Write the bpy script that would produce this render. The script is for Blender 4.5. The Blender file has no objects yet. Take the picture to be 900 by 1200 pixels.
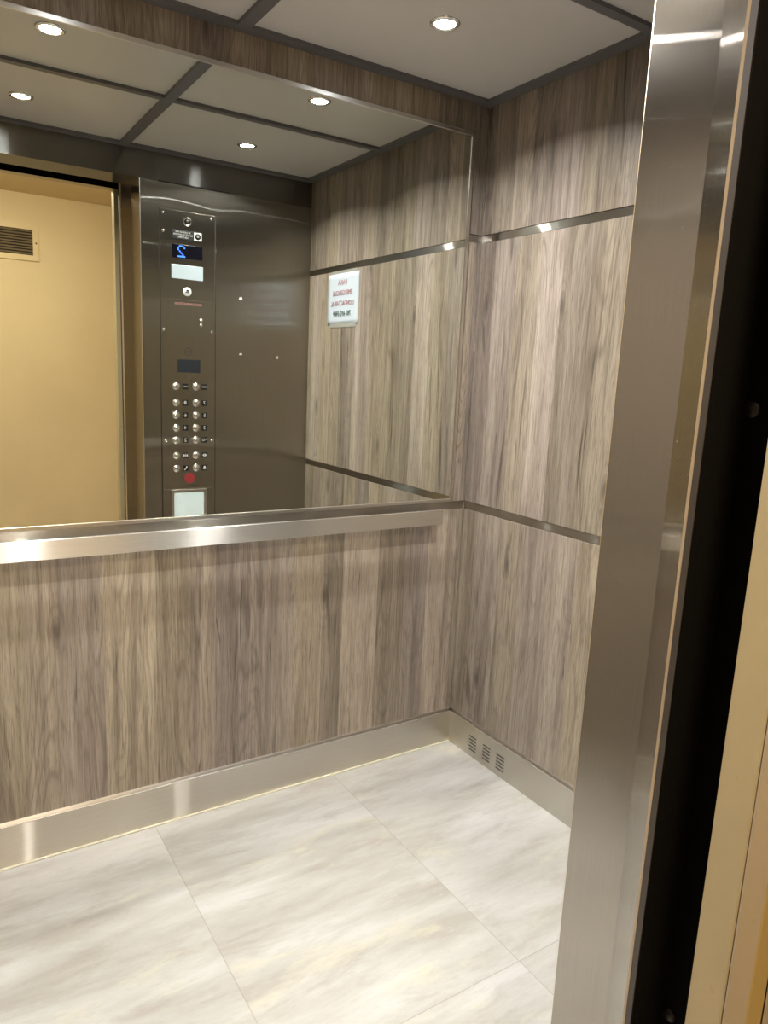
import bpy, bmesh, math, random
from mathutils import Vector, Matrix
random.seed(4)
scn = bpy.context.scene
COL = scn.collection
PI = math.pi

# ------------------------------------------------------------------ measures (metres); corner of back and right wall is the origin
H = 2.1655          # underside of the ceiling frame
XL = -1.675         # left wall
YF = -1.26          # inner face of the front wall
DOOR_R = -0.775     # right edge of the entrance
DOOR_L = -1.585
HEAD = 2.058        # underside of the header over the entrance
YM = -0.0105        # mirror surface
R1B, R1T = 0.875, 0.903     # lower metal strip round the walls
R2B, R2T = 1.756, 1.781     # upper metal strip
HALL_Y, HALL_Z = -3.30, 2.32

# ------------------------------------------------------------------ material helpers
def new_mat(name):
    m = bpy.data.materials.new(name); m.use_nodes = True
    nt = m.node_tree
    for n in list(nt.nodes): nt.nodes.remove(n)
    out = nt.nodes.new('ShaderNodeOutputMaterial'); b = nt.nodes.new('ShaderNodeBsdfPrincipled')
    nt.links.new(b.outputs['BSDF'], out.inputs['Surface'])
    return m, nt, b
class NT:
    """small helper around a node tree"""
    def __init__(s, nt): s.nt = nt
    def n(s, t, **kw):
        x = s.nt.nodes.new(t)
        for k, v in kw.items(): setattr(x, k, v)
        return x
    def put(s, v, sock):
        if hasattr(v, 'is_output'): s.nt.links.new(v, sock)
        else: sock.default_value = v
    def m(s, op, a, b=0.0, c=None, clamp=False):
        x = s.n('ShaderNodeMath', operation=op); x.use_clamp = clamp
        s.put(a, x.inputs[0]); s.put(b, x.inputs[1])
        if c is not None: s.put(c, x.inputs[2])
        return x.outputs[0]
    def vec(s, x, y, z):
        c = s.n('ShaderNodeCombineXYZ'); s.put(x, c.inputs[0]); s.put(y, c.inputs[1]); s.put(z, c.inputs[2]); return c.outputs[0]
    def noise(s, v, scale=1.0, detail=2.0, rough=0.5, dist=0.0):
        x = s.n('ShaderNodeTexNoise'); s.put(v, x.inputs['Vector'])
        x.inputs['Scale'].default_value = scale; x.inputs['Detail'].default_value = detail
        x.inputs['Roughness'].default_value = rough; x.inputs['Distortion'].default_value = dist
        return x.outputs['Fac']
    def mix(s, f, a, b, mode='MIX'):
        x = s.n('ShaderNodeMix', data_type='RGBA', blend_type=mode)
        s.put(f, x.inputs[0]); s.put(a, x.inputs[6]); s.put(b, x.inputs[7]); return x.outputs[2]
    def rng(s, v, a, b, c=0.0, d=1.0, smooth=False):
        x = s.n('ShaderNodeMapRange'); x.clamp = True
        if smooth: x.interpolation_type = 'SMOOTHSTEP'
        s.put(v, x.inputs[0])
        for i, k in enumerate((a, b, c, d)): x.inputs[1+i].default_value = k
        return x.outputs[0]
    def bump(s, h, strength, dist, bsdf):
        x = s.n('ShaderNodeBump'); s.put(h, x.inputs['Height'])
        x.inputs['Strength'].default_value = strength; x.inputs['Distance'].default_value = dist
        s.nt.links.new(x.outputs[0], bsdf.inputs['Normal'])

def plain(name, col, rough=0.5, metal=0.0, spec=0.5, emit=None, es=0.0):
    m, nt, b = new_mat(name)
    b.inputs['Base Color'].default_value = (*col, 1); b.inputs['Roughness'].default_value = rough
    b.inputs['Metallic'].default_value = metal; b.inputs['Specular IOR Level'].default_value = spec
    if emit: b.inputs['Emission Color'].default_value = (*emit, 1); b.inputs['Emission Strength'].default_value = es
    return m

def steel(name, col, rough, grain, aniso=0.8, wave=0.0, fine=0.08, sharp=0.6, r2=0.30, fleck=0.0):
    """brushed stainless steel, grain 'v' (vertical) or 'h' (horizontal): a streaky lobe across the grain and a soft one"""
    m, nt, b = new_mat(name); T = NT(nt)
    g = T.n('ShaderNodeNewGeometry')
    sp = T.n('ShaderNodeSeparateXYZ'); nt.links.new(g.outputs['Position'], sp.inputs[0])
    x, y, z = sp.outputs
    u = T.m('SUBTRACT', x, y)
    cr = T.n('ShaderNodeVectorMath', operation='CROSS_PRODUCT')
    nt.links.new(g.outputs['Normal'], cr.inputs[0]); cr.inputs[1].default_value = (0, 0.02, 1)
    across, along = cr.outputs[0], T.vec(0.0, 0.03, 1.0)
    if grain == 'v': gv = T.vec(T.m('MULTIPLY', u, 900.0), 0.0, T.m('MULTIPLY', z, 6.0))
    else:
        gv = T.vec(T.m('MULTIPLY', u, 6.0), 0.0, T.m('MULTIPLY', z, 900.0)); across, along = along, across
    gr = T.noise(gv, 1.0, 3.0, 0.6)
    cloud = T.noise(g.outputs['Position'], 3.0, 3.0, 0.55)
    c0 = T.mix(T.rng(gr, 0.3, 0.7), (*[k*(1-fine) for k in col], 1), (*[min(1, k*(1+fine*0.6)) for k in col], 1))
    nt.links.new(c0, b.inputs['Base Color'])
    b.inputs['Metallic'].default_value = 1.0
    nt.links.new(T.m('ADD', T.m('MULTIPLY', cloud, 0.08), r2-0.04), b.inputs['Roughness'])
    b.inputs['Anisotropic'].default_value = 0.8
    nt.links.new(across, b.inputs['Tangent'])
    gl = T.n('ShaderNodeBsdfAnisotropic'); gl.distribution = 'GGX'
    nt.links.new(c0, gl.inputs['Color']); gl.inputs['Roughness'].default_value = rough; gl.inputs['Anisotropy'].default_value = aniso
    nt.links.new(along, gl.inputs['Tangent'])
    if wave:
        h = T.noise(T.vec(T.m('MULTIPLY', x, 2.6), T.m('MULTIPLY', y, 2.6), T.m('MULTIPLY', z, 1.9)), 1.0, 1.0, 0.4)
        T.bump(h, 1.0, wave, b)
        nt.links.new(b.inputs['Normal'].links[0].from_socket, gl.inputs['Normal'])
    mx = T.n('ShaderNodeMixShader'); mx.inputs[0].default_value = sharp
    nt.links.new(b.outputs[0], mx.inputs[1]); nt.links.new(gl.outputs[0], mx.inputs[2])
    out = [n for n in nt.nodes if n.type == 'OUTPUT_MATERIAL'][0]
    nt.links.new(mx.outputs[0], out.inputs['Surface'])
    return m

def wood(name, off):
    """grey oak laminate printed as upright planks"""
    m, nt, b = new_mat(name); T = NT(nt)
    g = T.n('ShaderNodeNewGeometry')
    sp = T.n('ShaderNodeSeparateXYZ'); nt.links.new(g.outputs['Position'], sp.inputs[0])
    x, y, z0 = sp.outputs
    u = T.m('ADD', T.m('SUBTRACT', x, y), 7.0 + off)
    z = T.m('ADD', z0, off * 1.7)
    vo = T.n('ShaderNodeTexVoronoi', voronoi_dimensions='1D', feature='F1')
    T.put(T.m('MULTIPLY', u, 9.3), vo.inputs['W']); vo.inputs['Scale'].default_value = 1.0; vo.inputs['Randomness'].default_value = 0.75
    cs = T.n('ShaderNodeSeparateColor'); nt.links.new(vo.outputs['Color'], cs.inputs[0])
    r, gg, bb = cs.outputs
    sh = T.m('MULTIPLY', r, 17.0)
    # growth rings: closed cathedral figures, finer towards the plank edge
    low = T.noise(T.vec(T.m('MULTIPLY', u, 7.5), sh, T.m('MULTIPLY', z, 1.15)), 1.0, 1.5, 0.45, 0.25)
    ring = T.m('SINE', T.m('ADD', T.m('MULTIPLY', low, 120.0), T.m('MULTIPLY', u, 120.0)))
    ring = T.rng(ring, -0.2, 1.0, 0.0, 1.0)
    ringmask = T.rng(T.noise(T.vec(T.m('MULTIPLY', u, 9.0), T.m('ADD', sh, 5.0), T.m('MULTIPLY', z, 0.9)), 1.0, 2.0), 0.40, 0.62)
    streak = T.noise(T.vec(T.m('MULTIPLY', u, 42.0), sh, T.m('ADD', T.m('MULTIPLY', z, 1.5), T.m('MULTIPLY', low, 1.2))), 1.0, 5.0, 0.6, 0.3)
    fine = T.noise(T.vec(T.m('MULTIPLY', u, 240.0), sh, T.m('MULTIPLY', z, 6.5)), 1.0, 4.0, 0.65)
    pore = T.noise(T.vec(T.m('MULTIPLY', u, 620.0), sh, T.m('MULTIPLY', z, 22.0)), 1.0, 2.0, 0.5)
    crack = T.noise(T.vec(T.m('ADD', T.m('MULTIPLY', u, 38.0), T.m('MULTIPLY', low, 5.0)), T.m('ADD', sh, 9.0), T.m('MULTIPLY', z, 2.4)), 1.0, 3.0, 0.55, 0.6)
    broad = T.noise(T.vec(T.m('MULTIPLY', u, 12.0), T.m('ADD', sh, 2.0), T.m('MULTIPLY', z, 0.8)), 1.0, 2.0)
    # knots
    kv = T.n('ShaderNodeTexVoronoi', voronoi_dimensions='2D', feature='F1')
    T.put(T.vec(T.m('MULTIPLY', u, 9.0), T.m('MULTIPLY', z, 2.6), 0.0), kv.inputs['Vector']); kv.inputs['Scale'].default_value = 1.0
    kc = T.n('ShaderNodeSeparateColor'); nt.links.new(kv.outputs['Color'], kc.inputs[0])
    kon = T.m('GREATER_THAN', kc.outputs[0], 0.86)
    knot = T.m('MULTIPLY', T.rng(kv.outputs['Distance'], 0.03, 0.13, 1.0, 0.0, True), kon)
    halo = T.m('MULTIPLY', T.rng(kv.outputs['Distance'], 0.08, 0.42, 1.0, 0.0, True), kon)
    halor = T.m('MULTIPLY', halo, T.rng(T.m('SINE', T.m('MULTIPLY', kv.outputs['Distance'], 75.0)), -0.1, 1.0))
    col = T.mix(T.rng(streak, 0.26, 0.72), (*WOOD_D, 1), (*WOOD_L, 1))
    col = T.mix(T.m('MULTIPLY', T.rng(broad, 0.45, 0.70), 0.50), col, (*WOOD_W, 1))
    thin = T.m('POWER', ring, 3.0)
    col = T.mix(T.m('MULTIPLY', T.m('MULTIPLY', thin, ringmask), 0.50), col, (*WOOD_K, 1))
    col = T.mix(T.m('MULTIPLY', T.rng(fine, 0.46, 0.66), 0.56), col, (*WOOD_K, 1))
    col = T.mix(T.m('MULTIPLY', T.rng(pore, 0.54, 0.68), 0.45), col, (*WOOD_P, 1))
    crk = T.m('MULTIPLY', T.rng(crack, 0.60, 0.70), T.rng(gg, 0.35, 0.75, 0.85, 0.10))
    col = T.mix(T.m('MULTIPLY', crk, 0.70), col, (*WOOD_P, 1))
    slit = T.noise(T.vec(T.m('ADD', T.m('MULTIPLY', u, 125.0), T.m('MULTIPLY', low, 14.0)), T.m('ADD', sh, 21.0), T.m('MULTIPLY', z, 4.6)), 1.0, 3.0, 0.55, 0.4)
    col = T.mix(T.m('MULTIPLY', T.m('MULTIPLY', T.rng(slit, 0.63, 0.71), T.rng(broad, 0.62, 0.48)), 0.75), col, (*WOOD_P, 1))
    col = T.mix(T.m('MULTIPLY', halor, 0.30), col, (*WOOD_K, 1))
    col = T.mix(T.m('MULTIPLY', knot, 0.60), col, (*WOOD_P, 1))
    tone = T.m('ADD', T.m('MULTIPLY', gg, 0.50), 0.80)
    tv = T.vec(tone, tone, T.m('MULTIPLY', tone, T.m('ADD', T.m('MULTIPLY', bb, 0.16), 0.94)))
    col = T.mix(1.0, col, tv, 'MULTIPLY')
    nt.links.new(col, b.inputs['Base Color'])
    nt.links.new(T.m('ADD', T.m('MULTIPLY', fine, 0.15), 0.36), b.inputs['Roughness'])
    b.inputs['Specular IOR Level'].default_value = 0.4
    T.bump(fine, 0.12, 0.001, b)
    return m
WOOD_D = (0.158, 0.128, 0.101); WOOD_L = (0.36, 0.306, 0.243); WOOD_W = (0.45, 0.392, 0.312)
WOOD_K = (0.125, 0.096, 0.074); WOOD_P = (0.060, 0.047, 0.040)

def vinyl_floor():
    m, nt, b = new_mat('pale stone vinyl tile'); T = NT(nt)
    g = T.n('ShaderNodeNewGeometry')
    sp = T.n('ShaderNodeSeparateXYZ'); nt.links.new(g.outputs['Position'], sp.inputs[0])
    x, y, z = sp.outputs
    tx = T.m('DIVIDE', T.m('ADD', x, 1.082 + 5.87), 0.587); ty = T.m('DIVIDE', T.m('ADD', y, 0.915 + 9.15), 0.915)
    ix = T.m('FLOOR', tx); iy = T.m('FLOOR', ty)
    wn = T.n('ShaderNodeTexWhiteNoise', noise_dimensions='2D'); T.put(T.vec(ix, iy, 0.0), wn.inputs['Vector'])
    rr = wn.outputs['Value']; sh = T.m('MULTIPLY', rr, 31.0)
    n1 = T.noise(T.vec(T.m('MULTIPLY', x, 1.8), T.m('MULTIPLY', y, 9.0), sh), 1.0, 6.0, 0.62, 0.25)
    n2 = T.noise(T.vec(T.m('MULTIPLY', x, 4.0), T.m('MULTIPLY', y, 14.0), T.m('ADD', sh, 4.0)), 1.0, 6.0, 0.68, 0.3)
    n3 = T.noise(T.vec(T.m('MULTIPLY', x, 2.4), T.m('MULTIPLY', y, 8.0), T.m('ADD', sh, 8.0)), 1.0, 7.0, 0.72, 0.4)
    n4 = T.noise(T.vec(T.m('MULTIPLY', x, 30.0), T.m('MULTIPLY', y, 110.0), sh), 1.0, 4.0, 0.7)
    n5 = T.noise(T.vec(T.m('MULTIPLY', x, 60.0), T.m('MULTIPLY', y, 90.0), sh), 1.0, 3.0, 0.6)
    col = T.mix(T.rng(n1, 0.35, 0.65), FL_G, FL_W)
    col = T.mix(T.m('MULTIPLY', T.rng(n2, 0.52, 0.72), 0.55), col, FL_T)
    col = T.mix(T.m('MULTIPLY', T.rng(n3, 0.56, 0.66), 0.62), col, FL_Y)
    col = T.mix(T.m('MULTIPLY', T.rng(n4, 0.55, 0.75), 0.22), col, FL_T)
    col = T.mix(T.m('MULTIPLY', T.rng(n5, 0.62, 0.72), 0.25), col, FL_W)
    def seam(t, w):
        f = T.m('FRACT', t); e = T.m('MINIMUM', f, T.m('SUBTRACT', 1.0, f)); return T.m('LESS_THAN', e, w)
    s = T.m('MAXIMUM', seam(tx, 0.0012/0.587), seam(ty, 0.0012/0.915))
    col = T.mix(T.m('MULTIPLY', s, 0.5), col, (0.22, 0.19, 0.15, 1))
    nt.links.new(col, b.inputs['Base Color'])
    nt.links.new(T.m('ADD', T.m('MULTIPLY', n2, 0.2), 0.36), b.inputs['Roughness'])
    T.bump(T.m('SUBTRACT', T.m('MULTIPLY', n4, 0.3), T.m('MULTIPLY', s, 1.0)), 0.15, 0.001, b)
    return m
FL_G = (0.305, 0.295, 0.265, 1); FL_W = (0.435, 0.437, 0.428, 1); FL_T = (0.245, 0.218, 0.178, 1); FL_Y = (0.465, 0.45, 0.355, 1)

def painted(name, col, bump=0.3, scale=120.0, rough=0.6, spots=0.0):
    m, nt, b = new_mat(name); T = NT(nt)
    g = T.n('ShaderNodeNewGeometry')
    n = T.noise(g.outputs['Position'], scale, 3.0, 0.6)
    big = T.noise(g.outputs['Position'], 2.5, 3.0, 0.5)
    c = T.mix(T.rng(big, 0.35, 0.7), (*[k*0.94 for k in col], 1), (*col, 1))
    if spots:
        s = T.noise(g.outputs['Position'], 38.0, 2.0, 0.5)
        c = T.mix(T.m('MULTIPLY', T.rng(s, 0.70, 0.76), spots), c, (*[k*0.45 for k in col], 1))
    nt.links.new(c, b.inputs['Base Color']); b.inputs['Roughness'].default_value = rough
    T.bump(n, bump, 0.002, b)
    return m

M = {}
M['wood_low'] = wood('grey oak laminate, lower', 0.31)
M['wood_mid'] = wood('grey oak laminate, middle', 2.17)
M['wood_top'] = wood('grey oak laminate, upper', 4.58)
M['steel_v'] = steel('upright brushed steel', (0.40, 0.38, 0.345), 0.10, 'v', 0.94, 0.007)
M['steel_jamb'] = steel('upright brushed steel, entrance', (0.47, 0.445, 0.41), 0.10, 'v', 0.94, 0.004, sharp=0.5, r2=0.26)
M['steel_head'] = steel('brushed steel header', (0.23, 0.22, 0.21), 0.13, 'h', 0.90, 0.002)
M['steel_h'] = steel('lengthwise brushed steel', (0.60, 0.565, 0.505), 0.11, 'h', 0.93, 0.003)
M['steel_rail'] = steel('brushed steel handrail', (0.82, 0.80, 0.76), 0.24, 'h', 0.8, r2=0.36)
M['steel_strip'] = steel('brushed steel strip', (0.47, 0.455, 0.43), 0.12, 'h', 0.92)
M['steel_frame'] = plain('satin steel frame', (0.66, 0.64, 0.61), 0.28, 1.0)
M['edge_steel'] = plain('bright steel edge', (0.85, 0.84, 0.83), 0.22, 1.0)
M['chrome'] = plain('chrome', (0.86, 0.86, 0.85), 0.12, 1.0)
M['mirror'] = plain('mirror glass', (0.80, 0.82, 0.755), 0.0, 1.0)
M['dark_groove'] = plain('dark gap', (0.012, 0.012, 0.012), 0.6)
M['black'] = plain('black plastic', (0.008, 0.008, 0.009), 0.4)
M['shaft'] = painted('black hoistway paint', (0.0022, 0.0021, 0.002), 0.5, 60, 0.65)
M['rubber'] = painted('dark brown jamb edge', (0.006, 0.005, 0.004), 0.4, 80, 0.6)
M['brown_edge'] = plain('brown jamb edge', (0.055, 0.042, 0.032), 0.5)
M['tan_edge'] = plain('tan jamb lip', (0.42, 0.31, 0.19), 0.4, 0.0)
for k in ('shaft', 'rubber'): [n for n in M[k].node_tree.nodes if n.type == 'BSDF_PRINCIPLED'][0].inputs['Specular IOR Level'].default_value = 0.08
M['grid'] = plain('dark grey ceiling frame', (0.125, 0.124, 0.135), 0.42)
M['panel'] = plain('pale satin ceiling panel', (0.58, 0.57, 0.57), 0.36)
M['wall_core'] = plain('dark wall backing', (0.05, 0.05, 0.05), 0.8)
M['floor'] = vinyl_floor()
M['caulk'] = plain('cream caulk', (0.50, 0.47, 0.37), 0.5)
M['yellow'] = painted('yellow hall paint', (0.83, 0.725, 0.50), 0.35, 60, 0.6)
M['beige'] = painted('beige frame paint', (0.49, 0.40, 0.235), 0.10, 60, 0.42, 0.35)
M['beige_facing_light'] = painted('beige frame paint toned for light', (0.47, 0.39, 0.285), 0.10, 60, 0.42, 0.25)  # same beige paint, greyed in colour for how light meets this face
M['orange'] = painted('ochre trim paint', (0.50, 0.36, 0.13), 0.10, 60, 0.45)
M['popcorn'] = painted('stippled ceiling', (0.74, 0.61, 0.38), 1.0, 90, 0.8)
M['hall_floor'] = painted('hall floor tile', (0.42, 0.36, 0.28), 0.1, 30, 0.4)
M['vent_dark'] = plain('vent shadow', (0.03, 0.026, 0.02), 0.7)
M['vent_slat'] = plain('vent slats', (0.20, 0.17, 0.12), 0.5)
M['cream'] = plain('cream vent frame', (0.80, 0.70, 0.47), 0.45)
M['paper'] = plain('white paper', (0.53, 0.60, 0.69), 0.7)
M['tape'] = plain('clear tape', (0.33, 0.33, 0.30), 0.25)
M['ink_red'] = plain('red ink', (0.42, 0.20, 0.20), 0.7)
M['ink_green'] = plain('dark green ink', (0.06, 0.11, 0.08), 0.7)
M['lamp_lens'] = plain('white acrylic lens', (0.36, 0.43, 0.47), 0.3, emit=(0.80, 0.92, 1.0), es=0.12)  # faint glow put into an unlit lens to brighten it
M['white'] = plain('white plastic', (0.62, 0.63, 0.63), 0.4)
M['screen'] = plain('display glass', (0.004, 0.004, 0.008), 0.15)
M['screen2'] = plain('dark grey screen', (0.02, 0.024, 0.032), 0.2)
M['blue'] = plain('blue lit digit', (0.02, 0.08, 0.5), 0.4, emit=(0.05, 0.22, 1.0), es=2.2)
M['red'] = plain('red enamel', (0.26, 0.022, 0.026), 0.7)
M['engrave'] = plain('dark engraving', (0.035, 0.033, 0.03), 0.6)
M['permit'] = plain('pale permit sheet', (0.62, 0.74, 0.80), 0.25)
M['led'] = plain('lit lens', (1, 1, 1), 0.5, emit=(0.93, 0.97, 1.0), es=45.0)
M['glow_hall'] = plain('warm lit diffuser', (1, 0.95, 0.85), 0.5, emit=(1.0, 0.86, 0.64), es=105.0)

# ------------------------------------------------------------------ mesh helpers
def box(bm, lo, hi, bev=0.0, seg=2):
    lo2 = [min(a, b) for a, b in zip(lo, hi)]; hi2 = [max(a, b) for a, b in zip(lo, hi)]
    vs = [bm.verts.new((x, y, z)) for x in (lo2[0], hi2[0]) for y in (lo2[1], hi2[1]) for z in (lo2[2], hi2[2])]
    fs = [(0,1,3,2), (4,6,7,5), (0,4,5,1), (2,3,7,6), (0,2,6,4), (1,5,7,3)]
    faces = [bm.faces.new([vs[i] for i in f]) for f in fs]
    if bev:
        es = list({e for f in faces for e in f.edges})
        bmesh.ops.bevel(bm, geom=es, offset=bev, segments=seg, affect='EDGES', profile=0.5)
    return bm
def prism(bm, pts, z0, z1):
    """outline pts (x, y) pulled up from z0 to z1"""
    a = [bm.verts.new((x, y, z0)) for x, y in pts]; b = [bm.verts.new((x, y, z1)) for x, y in pts]
    n = len(pts)
    for i in range(n): bm.faces.new((a[i], a[(i+1) % n], b[(i+1) % n], b[i]))
    bm.faces.new(list(reversed(a))); bm.faces.new(b)
    bmesh.ops.recalc_face_normals(bm, faces=bm.faces)
    return bm
def lathe(bm, prof, org, axis, n=32):
    """prof (radius, height along axis); closes at radius 0"""
    ax = Vector(axis).normalized(); t = ax.orthogonal().normalized(); s = ax.cross(t)
    rings = []
    for r, h in prof:
        if r < 1e-6: rings.append([bm.verts.new(Vector(org) + ax*h)])
        else: rings.append([bm.verts.new(Vector(org) + ax*h + (t*math.cos(2*PI*k/n) + s*math.sin(2*PI*k/n))*r) for k in range(n)])
    for A, B in zip(rings, rings[1:]):
        for k in range(n):
            a0, a1 = A[k % len(A)], A[(k+1) % len(A)]; b0, b1 = B[k % len(B)], B[(k+1) % len(B)]
            vs = []
            for v in (a0, a1, b1, b0):
                if v not in vs: vs.append(v)
            if len(vs) >= 3: bm.faces.new(vs)
    bmesh.ops.recalc_face_normals(bm, faces=bm.faces)
    for f in bm.faces: f.smooth = True
    return bm
def obj(name, bm, mat, parent=None, smooth=False):
    me = bpy.data.meshes.new(name)
    if parent is not None:
        off = Vector((0, 0, 0)); p = parent
        while p is not None: off += p.location; p = p.parent
        bmesh.ops.translate(bm, vec=-off, verts=bm.verts)
    bmesh.ops.recalc_face_normals(bm, faces=bm.faces)
    bm.to_mesh(me); bm.free()
    if smooth:
        for p in me.polygons: p.use_smooth = True
    me.materials.append(mat)
    o = bpy.data.objects.new(name, me); COL.objects.link(o)
    if parent is not None: o.parent = parent
    return o
def B(name, lo, hi, mat, parent=None, bev=0.0):
    return obj(name, box(bmesh.new(), lo, hi, bev), mat, parent)
def empty(name, loc):
    o = bpy.data.objects.new(name, None); o.location = loc; o.empty_display_size = 0.05; COL.objects.link(o); return o
def thing(o, label, cat, group=None):
    o['label'] = label; o['category'] = cat
    if group: o['group'] = group
    return o
def struct(o, label=None, cat=None):
    o['kind'] = 'structure'
    if label: o['label'] = label
    if cat: o['category'] = cat
    return o
def text(name, body, size, pos, right, up, mat, parent, depth=0.0004, sx=1.0):
    """lettering centred at pos, reading along 'right'"""
    cu = bpy.data.curves.new(name, 'FONT'); cu.body = body; cu.size = size; cu.align_x = 'CENTER'; cu.align_y = 'CENTER'; cu.extrude = depth
    cu.resolution_u = 3
    t = bpy.data.objects.new(name, cu); COL.objects.link(t)
    dg = bpy.context.evaluated_depsgraph_get(); dg.update()
    me = bpy.data.meshes.new_from_object(t.evaluated_get(dg))
    bpy.data.objects.remove(t); bpy.data.curves.remove(cu)
    r = Vector(right).normalized(); u = Vector(up).normalized(); n = r.cross(u)
    off = Vector((0, 0, 0)); p = parent
    while p is not None: off += p.location; p = p.parent
    for v in me.vertices: v.co = Vector(pos) - off + r*(v.co.x*sx) + u*v.co.y + n*v.co.z
    me.name = name; me.materials.clear(); me.materials.append(mat)
    o = bpy.data.objects.new(name, me); COL.objects.link(o); o.parent = parent
    return o

# ------------------------------------------------------------------ floor and ceiling of the car
fl = struct(B('floor', (XL-0.03, -1.41, -0.04), (0.03, 0.03, 0.0), M['floor']), 'pale streaked stone-look vinyl tile floor of the elevator', 'floor')
bm = bmesh.new(); box(bm, (XL+0.004, -0.013, 0), (-0.004, -0.001, 0.003))
obj('caulk_line', bm, M['caulk'], fl)
sill = struct(B('door_sill', (DOOR_L-0.25, -1.425, -0.05), (DOOR_R+0.0, -1.411, -0.001), M['steel_h']), 'metal door sill at the elevator entrance', 'sill')

ce = struct(B('ceiling', (XL-0.03, -1.41, H+0.03), (0.03, 0.03, H+0.06), M['wall_core']), 'elevator ceiling of four pale panels in a dark grey frame', 'ceiling')
XC, YC = -0.8375, -0.636
bm = bmesh.new()
xs = [XL-0.01, XL+0.037, XC-0.0175, XC+0.0175, -0.037, 0.01]; ys = [YF-0.005, -1.225, YC-0.014, YC+0.014, -0.035, 0.01]
for i in range(5):
    for j in range(5):
        if i % 2 == 0 and j % 2 == 0: box(bm, (xs[i], ys[j], H), (xs[i+1], ys[j+1], H+0.022))
        elif i % 2 == 0: box(bm, (xs[i], ys[j], H), (xs[i+1], ys[j+1], H+0.022))
        elif j % 2 == 0: box(bm, (xs[i], ys[j], H), (xs[i+1], ys[j+1], H+0.022))
bmesh.ops.remove_doubles(bm, verts=bm.verts, dist=0.0001)
obj('ceiling_frame', bm, M['grid'], ce)
LX = (-0.4405, -1.2345); LY = (-0.343, -0.950)
for x0, x1 in ((XC+0.0175, -0.037), (XL+0.037, XC-0.0175)):
    for y0, y1 in ((YC+0.014, -0.035), (-1.225, YC-0.014)):
        B('ceiling_panel', (x0-0.004, y0-0.004, H+0.010), (x1+0.004, y1+0.004, H+0.0285), M['panel'], ce)

def downlight(x, y, label):
    r = empty('downlight', (x, y, H+0.010)); thing(r, label, 'light', 'recessed downlights in the elevator ceiling')
    z = H + 0.010
    bm = bmesh.new(); lathe(bm, [(0.027, -0.002), (0.029, -0.005), (0.034, -0.005), (0.038, -0.0025), (0.0385, 0.0)], (x, y, z), (0, 0, 1), 40)
    obj('rim', bm, M['chrome'], r)
    bm = bmesh.new(); lathe(bm, [(0.0, -0.0030), (0.027, -0.0018)], (x, y, z), (0, 0, 1), 40)
    obj('lens', bm, M['led'], r)
    L = bpy.data.lights.new('downlight_beam', 'AREA'); L.shape = 'DISK'; L.size = 0.052; L.energy = 9.3; L.color = (1.0, 0.97, 0.925); L.spread = math.radians(140)
    lo = bpy.data.objects.new('downlight_beam', L); COL.objects.link(lo); lo.parent = r; lo.location = (0, 0, -0.0056)
    return r
downlight(LX[0], LY[0], 'lit round downlight in the right rear ceiling panel, the one seen directly')
downlight(LX[0], LY[1], 'lit round downlight in the right front ceiling panel above the button panel')
downlight(LX[1], LY[0], 'lit round downlight in the left rear ceiling panel, top left in the mirror')
downlight(LX[1], LY[1], 'lit round downlight in the left front ceiling panel near the doorway')

# ------------------------------------------------------------------ walls of the car
def side_wall(name, label, axis, fixed, a0, a1, sgn):
    """panels on a wall: axis 0 = runs along x at y = fixed, axis 1 = runs along y at x = fixed; sgn points out of the room"""
    def P(a, d, z): return (a, fixed + sgn*d, z) if axis == 0 else (fixed + sgn*d, a, z)
    core = struct(B(name, P(a0 - (0.03 if axis == 0 else 0), 0.0085, -0.04), P(a1 + (0.03 if axis == 0 else 0.008), 0.035, H+0.06), M['wall_core']), label, 'wall')
    for z0, z1, mt, nm in ((0.129, R1B, 'wood_low', 'lower_panel'), (R1T, R2B, 'wood_mid', 'middle_panel'), (R2T, H+0.02, 'wood_top', 'upper_panel')):
        e = 0.0009
        B(nm, P(a0+e, 0.0, z0), P(a1-e, 0.009, z1), M[mt], core, 0.0008)
    return core
wb = side_wall('wall_back', 'back wall of grey oak laminate panels behind mirror and handrail', 0, 0.0, XL, 0.0, 1)
wr = side_wall('wall_right', 'right wall of grey oak laminate panels with two metal strips', 1, 0.0, YF, 0.0, 1)
wl = side_wall('wall_left', 'left wall of grey oak laminate panels', 1, XL, YF, 0.0, -1)
# corner angle bead
struct(B('trim_1', (-0.0035, -0.0035, 0.129), (-0.0012, -0.0012, H), M['steel_frame']), 'thin metal bead in the corner between back and right wall', 'trim')
# metal strips
n = 2
for z0, z1, nm in ((R1B, R1T, 'lower'), (R2B, R2T, 'upper')):
    e = 0.0010
    for wall, lo, hi in (('back', (XL, 0.002, z0+e), (0.0, 0.0085, z1-e)), ('right', (0.002, YF, z0+e), (0.0085, 0.0, z1-e)), ('left', (XL-0.0085, YF, z0+e), (XL-0.002, 0.0, z1-e))):
        struct(B('trim_%d' % n, lo, hi, M['steel_strip'], None, 0.0006), '%s brushed metal strip across the %s wall' % (nm, wall), 'trim'); n += 1
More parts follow.
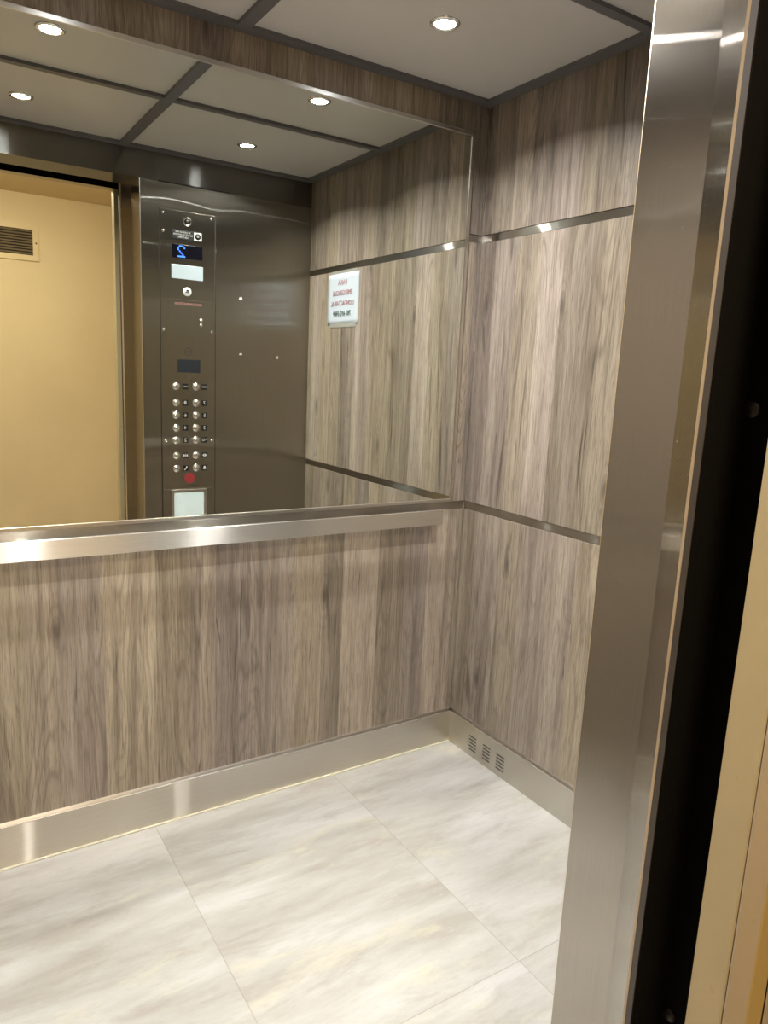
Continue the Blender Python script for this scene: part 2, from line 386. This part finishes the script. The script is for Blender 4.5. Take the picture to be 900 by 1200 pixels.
# baseboards: plate, bright top edge, dark reveal
def baseboard(side, lo, hi, relo, rehi):
    o = struct(B('baseboard_'+side, lo, hi, M['steel_h'], None, 0.0008), 'brushed steel baseboard along the %s wall' % side, 'baseboard')
    B('top_reveal', relo, rehi, M['steel_frame'], o)
    l2, h2 = list(lo), list(hi); l2[2], h2[2] = 0.1160, 0.1196
    l2[0] -= 0.0004; l2[1] -= 0.0004; h2[0] += 0.0004*(side == 'left')
    B('top_ledge', l2, h2, M['edge_steel'], o, 0.0016)
    return o
baseboard('back', (XL, -0.0050, 0), (0, 0.008, 0.1185), (XL, 0.0050, 0.1175), (0.0085, 0.0085, 0.1288))
br = baseboard('right', (-0.0050, YF, 0), (0.008, 0, 0.1185), (0.0050, YF, 0.1175), (0.0085, 0, 0.1288))
baseboard('left', (XL-0.008, YF, 0), (XL+0.0030, 0, 0.1185), (XL-0.0085, YF, 0.1175), (XL-0.0030, 0, 0.1288))
for y0, y1 in ((-0.121, -0.160), (-0.196, -0.234), (-0.267, -0.307)):
    for k in range(5):
        zz = 0.0235 + k*0.0122
        bm = bmesh.new(); box(bm, (-0.0056, y1, zz), (-0.0046, y0, zz+0.0052), 0.0004, 1); obj('vent_slot', bm, M['engrave'], br)

# ------------------------------------------------------------------ front wall: return panel, header, jambs
wf = struct(empty('wall_front', (-0.4, YF, 0)), 'brushed steel front wall of the elevator with header and entrance jambs', 'wall')
B('return_panel', (0.008, YF, 0.0), (DOOR_R, YF-0.010, HEAD), M['steel_v'], wf)
bm = bmesh.new(); prism(bm, [(-0.77, YF-0.0005), (DOOR_R, YF-0.0005), (-0.7815, -1.3655), (-0.811, -1.4165), (-0.8135, -1.4175), (-0.80, -1.4175), (-0.772, -1.362), (-0.765, YF-0.010)], 0.0, HEAD)
obj('entrance_jamb', bm, M['steel_jamb'], wf)
bm = bmesh.new(); prism(bm, [(DOOR_R-0.0006, YF), (DOOR_R+0.0006, YF+0.0008), (DOOR_R+0.002, YF+0.0006), (DOOR_R+0.002, YF-0.002)], 0.0, HEAD)
obj('panel_edge', bm, M['edge_steel'], wf)
bm = bmesh.new(); prism(bm, [(-0.8135, -1.4160), (-0.8168, -1.4222), (-0.8120, -1.4240), (-0.807, -1.4185)], 0.0, HEAD)
obj('jamb_lip', bm, M['tan_edge'], wf)
bm = bmesh.new(); prism(bm, [(-0.8165, -1.4226), (-0.8195, -1.4330), (-0.8100, -1.4335), (-0.8090, -1.4230)], 0.0, HEAD)
obj('jamb_edge', bm, M['brown_edge'], wf)
bm = bmesh.new(); prism(bm, [(-0.8185, -1.4332), (-0.8185, -1.4345), (-0.752, -1.4370), (-0.74, -1.4190), (-0.80, -1.4185), (-0.805, -1.4330)], 0.0, HEAD)
obj('jamb_end', bm, M['rubber'], wf)
bm = bmesh.new(); box(bm, (XL-0.008, YF-0.012, HEAD), (0.008, YF, H+0.02), 0.0); box(bm, (DOOR_L, -1.418, HEAD), (DOOR_R, YF-0.012, HEAD+0.02))
obj('header_panel', bm, M['steel_head'], wf)
B('header_slot', (-0.70, YF-0.004, HEAD-0.001), (-0.39, YF+0.0008, HEAD+0.004), M['dark_groove'], wf)
bm = bmesh.new(); prism(bm, [(XL-0.008, YF), (DOOR_L, YF), (DOOR_L-0.012, -1.4165), (DOOR_L-0.03, -1.4175), (DOOR_L-0.012, YF-0.012), (XL-0.008, YF-0.012)], 0.0, HEAD)
obj('left_return_panel', bm, M['steel_v'], wf)
# grey residue left on the steel
for x, z, w, h in ((-0.340, 1.627, 0.016, 0.014), (-0.338, 1.384, 0.014, 0.009), (-0.158, 1.378, 0.010, 0.014)):
    bm = bmesh.new(); prism(bm, [(0, 0), (w, 0.1*h), (w*0.85, h), (w*0.1, h*0.8)], YF-0.001, YF+0.0004)
    for v in bm.verts: v.co = (x + v.co.x - w/2, v.co.z, z + v.co.y - h/2)
    obj('sticker_residue', bm, M['white'], wf)

# ------------------------------------------------------------------ operating panel with buttons
FX = (-1, 0, 0); FU = (0, 0, 1)          # lettering on the front wall reads towards -x
cp = thing(empty('control_panel', (-0.578, YF, 0.30)), 'tall steel elevator button panel seen in the mirror beside the doorway', 'elevator panel')
PX0, PX1 = -0.6955, -0.4600
yb = YF
B('faceplate', (PX0, yb-0.002, 0.42), (PX1, yb+0.0035, 1.955), M['steel_v'], cp, 0.0015)
for x in (PX0-0.004, PX1-0.0005):
    B('side_groove', (x, yb-0.002, 0.42), (x+0.0045, yb+0.0006, 1.957), M['dark_groove'], cp)
yp = yb + 0.0035
def disc(name, x, z, prof, mat, parent, n=24):
    bm = bmesh.new(); lathe(bm, prof, (x, yp, z), (0, 1, 0), n); return obj(name, bm, mat, parent)
for x, z in ((-0.683, 1.940), (-0.476, 1.942), (-0.683, 1.868), (-0.684, 1.469), (-0.474, 1.472), (-0.681, 0.997), (-0.472, 0.996)):
    disc('screw', x, z, [(0.0065, 0), (0.0060, 0.0015), (0.003, 0.003), (0.0, 0.0034)], M['chrome'], cp, 16)
ring = disc('key_switch', -0.581, 1.915, [(0.0185, 0), (0.0185, 0.004), (0.015, 0.0055), (0.0125, 0.004)], M['chrome'], cp, 32)
disc('key_core', -0.581, 1.915, [(0.0125, 0.0), (0.0125, 0.0035), (0.004, 0.0045), (0.0, 0.0045)], M['black'], ring)
# warning plate: lettering and a round no-smoking mark
pl = B('warning_plate', (-0.646, yp, 1.842), (-0.517, yp+0.0012, 1.879), M['black'], cp, 0.0004)
for k, (s, w) in enumerate((('IN CASE OF FIRE', 1.0), ('DO NOT USE ELEVATOR', 0.85), ('USE STAIRS', 1.0))):
    text('plate_lettering', s, 0.0088, (-0.600, yp+0.0013, 1.871-0.0100*k), FX, FU, M['white'], pl, 0.0002, w)
B('logo_square', (-0.5525, yp+0.0012, 1.844), (-0.5195, yp+0.0016, 1.877), M['white'], pl, 0.0002)
bm = bmesh.new(); lathe(bm, [(0.0, 0.002), (0.0125, 0.002), (0.0125, 0.0015)], (-0.536, yp, 1.8605), (0, 1, 0), 28); obj('logo_disc', bm, M['black'], pl)
text('logo_mark', 'no', 0.010, (-0.536, yp+0.0022, 1.8605), FX, FU, M['white'], pl, 0.0002)
# floor display: a dot-matrix 2
dp = B('floor_display', (-0.646, yp, 1.7665), (-0.516, yp+0.0010, 1.8215), M['screen'], cp, 0.0004)
rows = ['.###.', '#...#', '....#', '...#.', '..#..', '.#...', '#####']
bm = bmesh.new()
for r_, row in enumerate(rows):
    for c_, ch in enumerate(row):
        if ch == '#':
            cx = -0.594 - 0.0066*c_; cz = 1.8145 - 0.0069*r_
            box(bm, (cx-0.0030, yp+0.0009, cz-0.0030), (cx+0.0030, yp+0.0016, cz+0.0030))
obj('lit_digit', bm, M['blue'], dp)
B('lamp_lens', (-0.650, yp, 1.682), (-0.514, yp+0.003, 1.7395), M['lamp_lens'], cp, 0.001)
dk = disc('round_badge', -0.583, 1.632, [(0.0185, 0), (0.0185, 0.0018), (0.0165, 0.003), (0.0, 0.003)], M['white'], cp, 32)
bm = bmesh.new(); box(bm, (-0.592, yp+0.003, 1.627), (-0.574, yp+0.0036, 1.631)); box(bm, (-0.587, yp+0.003, 1.633), (-0.577, yp+0.0036, 1.640)); obj('badge_mark', bm, M['screen2'], dk)
# fire service cabinet door
cd = B('cabinet_door', (-0.672, yp, 1.424), (-0.484, yp+0.0012, 1.598), M['steel_v'], cp, 0.0006)
text('red_lettering', 'FIRE OPERATION', 0.0155, (-0.578, yp+0.0014, 1.580), FX, FU, M['ink_red'], cd, 0.0002, 1.0)
bm = bmesh.new(); lathe(bm, [(0.0085, 0.0012), (0.0085, 0.004), (0.006, 0.006), (0.0, 0.006)], (-0.523, yp, 1.516), (0, 1, 0), 20); obj('lock', bm, M['chrome'], cd)
bm = bmesh.new(); lathe(bm, [(0.0075, 0.0012), (0.0075, 0.003), (0.0, 0.004)], (-0.523, yp, 1.497), (0, 1, 0), 20); obj('lock', bm, M['chrome'], cd)
# speaker engraving
bm = bmesh.new(); lathe(bm, [(0.0165, 0.0), (0.0165, 0.0005), (0.0145, 0.0005), (0.0145, 0.0)], (-0.579, yp, 1.381), (0, 1, 0), 32)
for k in range(7): box(bm, (-0.5885+k*0.003, yp, 1.376), (-0.5875+k*0.003, yp+0.0005, 1.387))
obj('speaker_engraving', bm, M['engrave'], cp)
B('message_screen', (-0.627, yp, 1.2925), (-0.527, yp+0.0010, 1.3475), M['screen2'], cp, 0.0004)
disc('indicator_dot', -0.577, 1.271, [(0.0045, 0), (0.004, 0.0012), (0, 0.0015)], M['engrave'], cp, 16)
# buttons: two columns of seven, each with a black tag
ROWS = [1.232, 1.1615, 1.107, 1.052, 0.998, 0.930, 0.873]
TAGS = [('CALL', 'STOP'), ('8', '7'), ('6', '5'), ('4', '3'), ('2', '*G'), ('close', 'open'), ('phone', 'bell')]
for zi, (ta, tb) in zip(ROWS, TAGS):
    for bx, tx, tg in ((-0.635, -0.594, ta), (-0.547, -0.508, tb)):
        bt = disc('button', bx, zi, [(0.0165, 0), (0.0165, 0.003), (0.0150, 0.0055), (0.0135, 0.0045), (0.0130, 0.0075), (0.0090, 0.0105), (0.0, 0.0118)], M['chrome'], cp, 28)
        tgp = B('button_tag', (tx-0.0125, yp, zi-0.0125), (tx+0.0125, yp+0.0012, zi+0.0125), M['black'], cp, 0.0004)
        yt = yp + 0.0014
        if tg in ('close', 'open'):
            bm = bmesh.new()
            for s in (1, -1):
                a = 0.0100 if tg == 'open' else 0.0015; c = 0.0012 if tg == 'open' else 0.0095
                prism(bm, [(s*a, 0), (s*c, 0.0075), (s*c, -0.0075)], 0, 0.0004)
            if tg == 'close': box(bm, (-0.0010, -0.0085, 0), (0.0010, 0.0085, 0.0004))
            for v in bm.verts: v.co = (tx - v.co.x, yt + v.co.z, zi + v.co.y)
            obj('tag_symbol', bm, M['white'], tgp)
        elif tg == 'bell':
            bm = bmesh.new()
            prism(bm, [(-0.0085, -0.0055), (0.0085, -0.0055), (0.0050, -0.0010), (0.0040, 0.0060), (0.0, 0.0090), (-0.0040, 0.0060), (-0.0050, -0.0010)], 0, 0.0004)
            box(bm, (-0.002, -0.0085, 0), (0.002, -0.0062, 0.0004))
            for v in bm.verts: v.co = (tx - v.co.x, yt + v.co.z, zi + v.co.y)
            obj('tag_symbol', bm, M['white'], tgp)
        elif tg == 'phone':
            bm = bmesh.new()
            prism(bm, [(-0.006, 0.0090), (-0.001, 0.0085), (-0.002, 0.0045), (-0.0035, 0.0035), (0.0015, -0.0035), (0.0035, -0.0045), (0.0070, -0.0025), (0.0065, -0.0085), (0.0025, -0.0085), (-0.0080, 0.0040)], 0, 0.0004)
            for v in bm.verts: v.co = (tx - v.co.x, yt + v.co.z, zi + v.co.y)
            obj('tag_symbol', bm, M['white'], tgp)
        else:
            text('tag_symbol', tg, 0.021 if len(tg) == 1 else (0.0165 if len(tg) == 2 else 0.0095), (tx, yt, zi), FX, FU, M['white'], tgp, 0.0003, 1.15 if len(tg) < 3 else 1.0)
disc('red_mark', -0.576, 0.828, [(0.0235, 0), (0.0235, 0.0006), (0.0234, 0.0006), (0.0, 0.0006)], M['red'], cp, 32)
text('fine_lettering', 'EMERGENCY CALL', 0.0095, (-0.576, yp+0.0004, 0.7925), FX, FU, M['black'], cp, 0.0002, 0.85)
B('panel_seam', (-0.69, yp, 0.7800), (-0.466, yp+0.0006, 0.7815), M['edge_steel'], cp)
pf = B('permit_frame', (-0.660, yp, 0.560), (-0.499, yp+0.0035, 0.7775), M['steel_frame'], cp, 0.0015)
bm = bmesh.new(); prism(bm, [(sx*(0.0675-0.008) + 0.008*math.cos(a), sz*(0.094-0.008) + 0.008*math.sin(a)) for sx, sz, a0 in ((1, 1, 0), (-1, 1, PI/2), (-1, -1, PI), (1, -1, 1.5*PI)) for a in (a0, a0+PI/6, a0+PI/3, a0+PI/2)], 0, 0.001)
for v in bm.verts: v.co = (-0.5795 + v.co.x, yp + 0.0032 + v.co.z, 0.669 + v.co.y)
obj('permit_sheet', bm, M['permit'], pf)

# ------------------------------------------------------------------ mirror on the back wall
mr = thing(empty('wall_mirror', (-0.8375, 0, 0.905)), 'large framed mirror on the back wall above the handrail', 'mirror')
MX0, MX1, MZ0, MZ1 = -1.6125, -0.0625, 0.905, 2.0795
fw = 0.0105
bm = bmesh.new()
box(bm, (MX0, YM-0.003, MZ0), (MX1, 0, MZ0+fw), 0.0012); box(bm, (MX0, YM-0.003, MZ1-0.0125), (MX1, 0, MZ1), 0.0012)
box(bm, (MX0, YM-0.003, MZ0+fw), (MX0+fw, 0, MZ1-0.0125), 0.0006); box(bm, (MX1-fw, YM-0.003, MZ0+fw), (MX1, 0, MZ1-0.0125), 0.0006)
obj('frame', bm, M['steel_frame'], mr)
B('glass', (MX0+0.004, YM, MZ0+0.004), (MX1-0.004, -0.002, MZ1-0.004), M['mirror'], mr)

# ------------------------------------------------------------------ handrail
hr = thing(empty('handrail', (-0.8375, 0, 0.86)), 'flat brushed steel handrail on the back wall under the mirror', 'handrail')
HX0, HX1, HZ0, HZ1, HY = -1.548, -0.1265, 0.8365, 0.8865, -0.050
B('bar', (HX0, HY, HZ0), (HX1, HY+0.0095, HZ1), M['steel_rail'], hr, 0.0014)
for x0, x1 in ((HX1-0.004, HX1+0.0005), (HX0-0.0005, HX0+0.004)):
    B('end_cap', (x0, HY+0.0005, HZ0+0.001), (x1, HY+0.0090, HZ1-0.001), M['edge_steel'], hr, 0.001)
for x in (-0.152, -0.61, -1.065, -1.52):
    bm = bmesh.new(); lathe(bm, [(0.0, 0.0), (0.007, 0.0), (0.007, 0.032), (0.012, 0.034), (0.012, 0.0405), (0.0, 0.0405)], (x, -0.0405+0.0, 0.861), (0, 1, 0), 20)
    po = obj('post', bm, M['chrome'], hr)

# ------------------------------------------------------------------ notice taped to the right wall, seen in the mirror
nt_ = thing(empty('paper_notice', (0, -0.93, 1.53)), 'white paper notice with red lettering taped to the right wall, seen mirrored', 'notice')
bm = bmesh.new()
PY0, PY1, PZ0, PZ1 = -0.800, -1.071, 1.528, 1.744
N = 10
g = [[bm.verts.new((-0.0010 - 0.0022*math.sin(PI*i/N)*(j/N), PY0 + (PY1-PY0)*i/N, PZ0 + (PZ1-PZ0)*j/N)) for j in range(N+1)] for i in range(N+1)]
for i in range(N):
    for j in range(N): bm.faces.new((g[i][j], g[i+1][j], g[i+1][j+1], g[i][j+1]))
ex = bmesh.ops.extrude_face_region(bm, geom=list(bm.faces))
bmesh.ops.translate(bm, vec=(0.0006, 0, 0), verts=[v for v in ex['geom'] if isinstance(v, bmesh.types.BMVert)])
sheet = obj('sheet', bm, M['paper'], nt_, True)
TX = (0, -1, 0)
for k, (s, sz, mt, sx) in enumerate((('PARA', 0.030, 'ink_red', 1.1), ('EMERGENCIAS', 0.029, 'ink_red', 0.92), ('CONTACTAR AL', 0.029, 'ink_red', 0.92), ('787-692-5989', 0.030, 'ink_green', 0.92))):
    text('lettering', s, sz, (-0.0036, -0.937, 1.705-0.0435*k), TX, FU, M[mt], sheet, 0.0003, sx)
for z in (1.748, 1.526):
    B('tape', (-0.0016, -1.045, z-0.009), (0.0002, -0.815, z+0.009), M['tape'], nt_)

# ------------------------------------------------------------------ hoistway gap and the hall
sh = struct(empty('wall_shaft', (-0.7, -1.46, 0)), 'black hoistway gap between the car and the hall door frame', 'hoistway')
B('strike_post', (-0.752, -1.508, -0.05), (-0.640, -1.419, 2.6), M['shaft'], sh)
B('shaft_side', (-1.80, -1.508, -0.05), (-1.74, -1.419, 2.6), M['shaft'], sh)
B('shaft_top', (-1.80, -1.508, 2.092), (-0.64, -1.419, 2.16), M['shaft'], sh)
B('shaft_floor', (-1.80, -1.508, -0.10), (-0.64, -1.4255, -0.06), M['shaft'], sh)
for z in (0.45, 1.30, 1.80):
    bm = bmesh.new(); lathe(bm, [(0.0, 0.004), (0.008, 0.003), (0.010, 0.0)], (-0.752, -1.4460, z), (-1, 0, 0), 16); obj('bolt', bm, M['black'], sh)

df = struct(empty('door_frame', (-0.8, -1.54, 0)), 'beige painted hall door frame at the right edge', 'door frame')
FH = 2.0545
bm = bmesh.new(); prism(bm, [(-0.7, -1.509), (-0.8195, -1.5095), (-0.8200, -1.5515), (-0.8185, -1.5530), (-0.70, -1.5530)], 0.0, FH+0.05)
obj('jamb', bm, M['beige'], df)
bm = bmesh.new(); prism(bm, [(-0.70, -1.5528), (-0.8150, -1.5532), (-0.8190, -1.5545), (-0.8188, -1.5570), (-0.8010, -1.5735), (-0.70, -1.5735)], 0.0, FH+0.05)
obj('face_molding', bm, M['beige_facing_light'], df)
bm = bmesh.new(); prism(bm, [(-0.8020, -1.5725), (-0.8005, -1.5745), (-0.7690, -1.5750), (-0.7680, -1.5725)], 0.0, FH+0.08)
obj('casing_strip', bm, M['orange'], df)
B('casing_gap', (-0.7685, -1.5735, 0.0), (-0.7620, -1.5725, FH+0.08), M['dark_groove'], df)
bm = bmesh.new(); box(bm, (DOOR_L-0.05, -1.5735, FH), (-0.8000, -1.5095, FH+0.09)); obj('head', bm, M['beige'], df)
B('head_inner_face', (DOOR_L-0.05, -1.5094, FH-0.002), (-0.8000, -1.5060, FH+0.09), M['shaft'], df)
bm = bmesh.new(); box(bm, (DOOR_L-0.16, -1.5735, 0), (DOOR_L-0.045, -1.5095, FH+0.09)); obj('left_jamb', bm, M['beige'], df)

wh = struct(empty('wall_hall', (-1.2, -2.4, 0)), 'yellow painted hallway outside the elevator', 'wall')
B('opposite_wall', (-4.3, HALL_Y-0.06, -0.05), (2.0, HALL_Y, HALL_Z+0.05), M['yellow'], wh)
bm = bmesh.new(); box(bm, (-0.7640, -1.5725, -0.05), (2.0, -1.5090, HALL_Z+0.05)); box(bm, (-4.3, -1.5725, -0.05), (DOOR_L-0.155, -1.5090, HALL_Z+0.05)); box(bm, (DOOR_L-0.155, -1.5725, FH+0.085), (-0.764, -1.5090, HALL_Z+0.05))
obj('entrance_wall', bm, M['yellow'], wh)
B('left_end_wall', (-4.36, HALL_Y, -0.05), (-4.3, -1.50, HALL_Z+0.05), M['yellow'], wh)
B('right_end_wall', (2.0, HALL_Y, -0.05), (2.06, -1.50, HALL_Z+0.05), M['yellow'], wh)
struct(B('ceiling_hall', (-4.3, HALL_Y, HALL_Z), (2.0, -1.5725, HALL_Z+0.05), M['popcorn']), 'stippled hall ceiling seen through the doorway in the mirror', 'ceiling')
struct(B('floor_hall', (-4.3, HALL_Y, -0.06), (2.0, -1.4255, -0.002), M['hall_floor']), 'hall floor outside the elevator', 'floor')

vg = thing(empty('vent_grille', (-1.05, HALL_Y, 1.92)), 'cream framed vent grille on the yellow hall wall, seen in the mirror', 'vent')
VX0, VX1, VZ0, VZ1, vf = -1.33, -0.877, 1.922, 2.140, 0.033
bm = bmesh.new()
for lo, hi in (((VX0, VZ0), (VX1, VZ0+vf)), ((VX0, VZ1-vf), (VX1, VZ1)), ((VX0, VZ0+vf), (VX0+vf, VZ1-vf)), ((VX1-vf, VZ0+vf), (VX1, VZ1-vf))):
    box(bm, (lo[0], HALL_Y, lo[1]), (hi[0], HALL_Y+0.012, hi[1]))
obj('frame', bm, M['cream'], vg)
B('duct_backing', (VX0+0.01, HALL_Y+0.0002, VZ0+0.01), (VX1-0.01, HALL_Y+0.002, VZ1-0.01), M['vent_dark'], vg)
for k in range(9):
    z = VZ0 + vf + 0.008 + k*0.0167
    bm = bmesh.new(); prism(bm, [(0.002, 0.006), (0.010, -0.004), (0.0112, -0.003), (0.0032, 0.007)], VX0+0.02, VX1-0.02)
    for v in bm.verts: v.co = (v.co.z, HALL_Y + v.co.x, z + v.co.y)
    obj('slat', bm, M['vent_slat'], vg)
bm = bmesh.new(); lathe(bm, [(0.0, 0.002), (0.004, 0.0015), (0.005, 0.0)], (VX1-0.014, HALL_Y+0.012, 2.03), (0, 1, 0), 14); obj('screw', bm, M['engrave'], vg)

hl = thing(empty('unseen_hall_lamp', (-1.25, -2.20, HALL_Z)), 'unseen round warm ceiling lamp, added to light the hall outside the elevator', 'light')  # out of view, added so the hall is lit
bm = bmesh.new(); lathe(bm, [(0.17, 0.0), (0.17, -0.02), (0.155, -0.03)], (-1.25, -2.20, HALL_Z), (0, 0, 1), 40); obj('base', bm, M['white'], hl)
bm = bmesh.new(); lathe(bm, [(0.155, -0.028), (0.13, -0.06), (0.07, -0.078), (0.0, -0.083)], (-1.25, -2.20, HALL_Z), (0, 0, 1), 40); obj('diffuser', bm, M['glow_hall'], hl)

# ------------------------------------------------------------------ camera
F_PX, YAW, PITCH, ROLL = 852.38, 0.5758, -0.1863, 0.0455
fwd = Vector((math.sin(YAW)*math.cos(PITCH), math.cos(YAW)*math.cos(PITCH), math.sin(PITCH)))
rt = Vector((math.cos(YAW), -math.sin(YAW), 0)); up = rt.cross(fwd)
rt2 = rt*math.cos(ROLL) + up*math.sin(ROLL); up2 = up*math.cos(ROLL) - rt*math.sin(ROLL)
cam = bpy.data.cameras.new('camera'); co = bpy.data.objects.new('camera', cam); COL.objects.link(co)
mw = Matrix.Identity(4)
for i in range(3): mw[i][0], mw[i][1], mw[i][2] = rt2[i], up2[i], -fwd[i]
mw.translation = Vector((-1.5973, -1.9502, 1.3214))
co.matrix_world = mw
cam.sensor_fit = 'VERTICAL'; cam.sensor_height = 36.0; cam.sensor_width = 27.0; cam.lens = F_PX/1200*36.0; cam.clip_start = 0.02
scn.camera = co

# ------------------------------------------------------------------ world and view
w = bpy.data.worlds.new('world'); scn.world = w; w.use_nodes = True
w.node_tree.nodes['Background'].inputs[0].default_value = (0.02, 0.018, 0.015, 1); w.node_tree.nodes['Background'].inputs[1].default_value = 0.2
vs = scn.view_settings; scn.display_settings.display_device = 'sRGB'
vs.view_transform = 'Standard'; vs.look = 'None'; vs.gamma = 1.0; vs.use_curve_mapping = False; vs.exposure = 0.0
cy = scn.cycles
cy.max_bounces = 14; cy.diffuse_bounces = 6; cy.glossy_bounces = 10; cy.caustics_reflective = True; cy.blur_glossy = 0.0
cy.sample_clamp_indirect = 0.0; cy.sample_clamp_direct = 0.0
cy.use_adaptive_sampling = False
cy.use_denoising = True; cy.denoiser = 'OPENIMAGEDENOISE'; cy.denoising_input_passes = 'RGB_ALBEDO_NORMAL'
try:
    cy.use_guiding = True; cy.use_surface_guiding = True; cy.surface_guiding_probability = 0.6
except Exception: pass
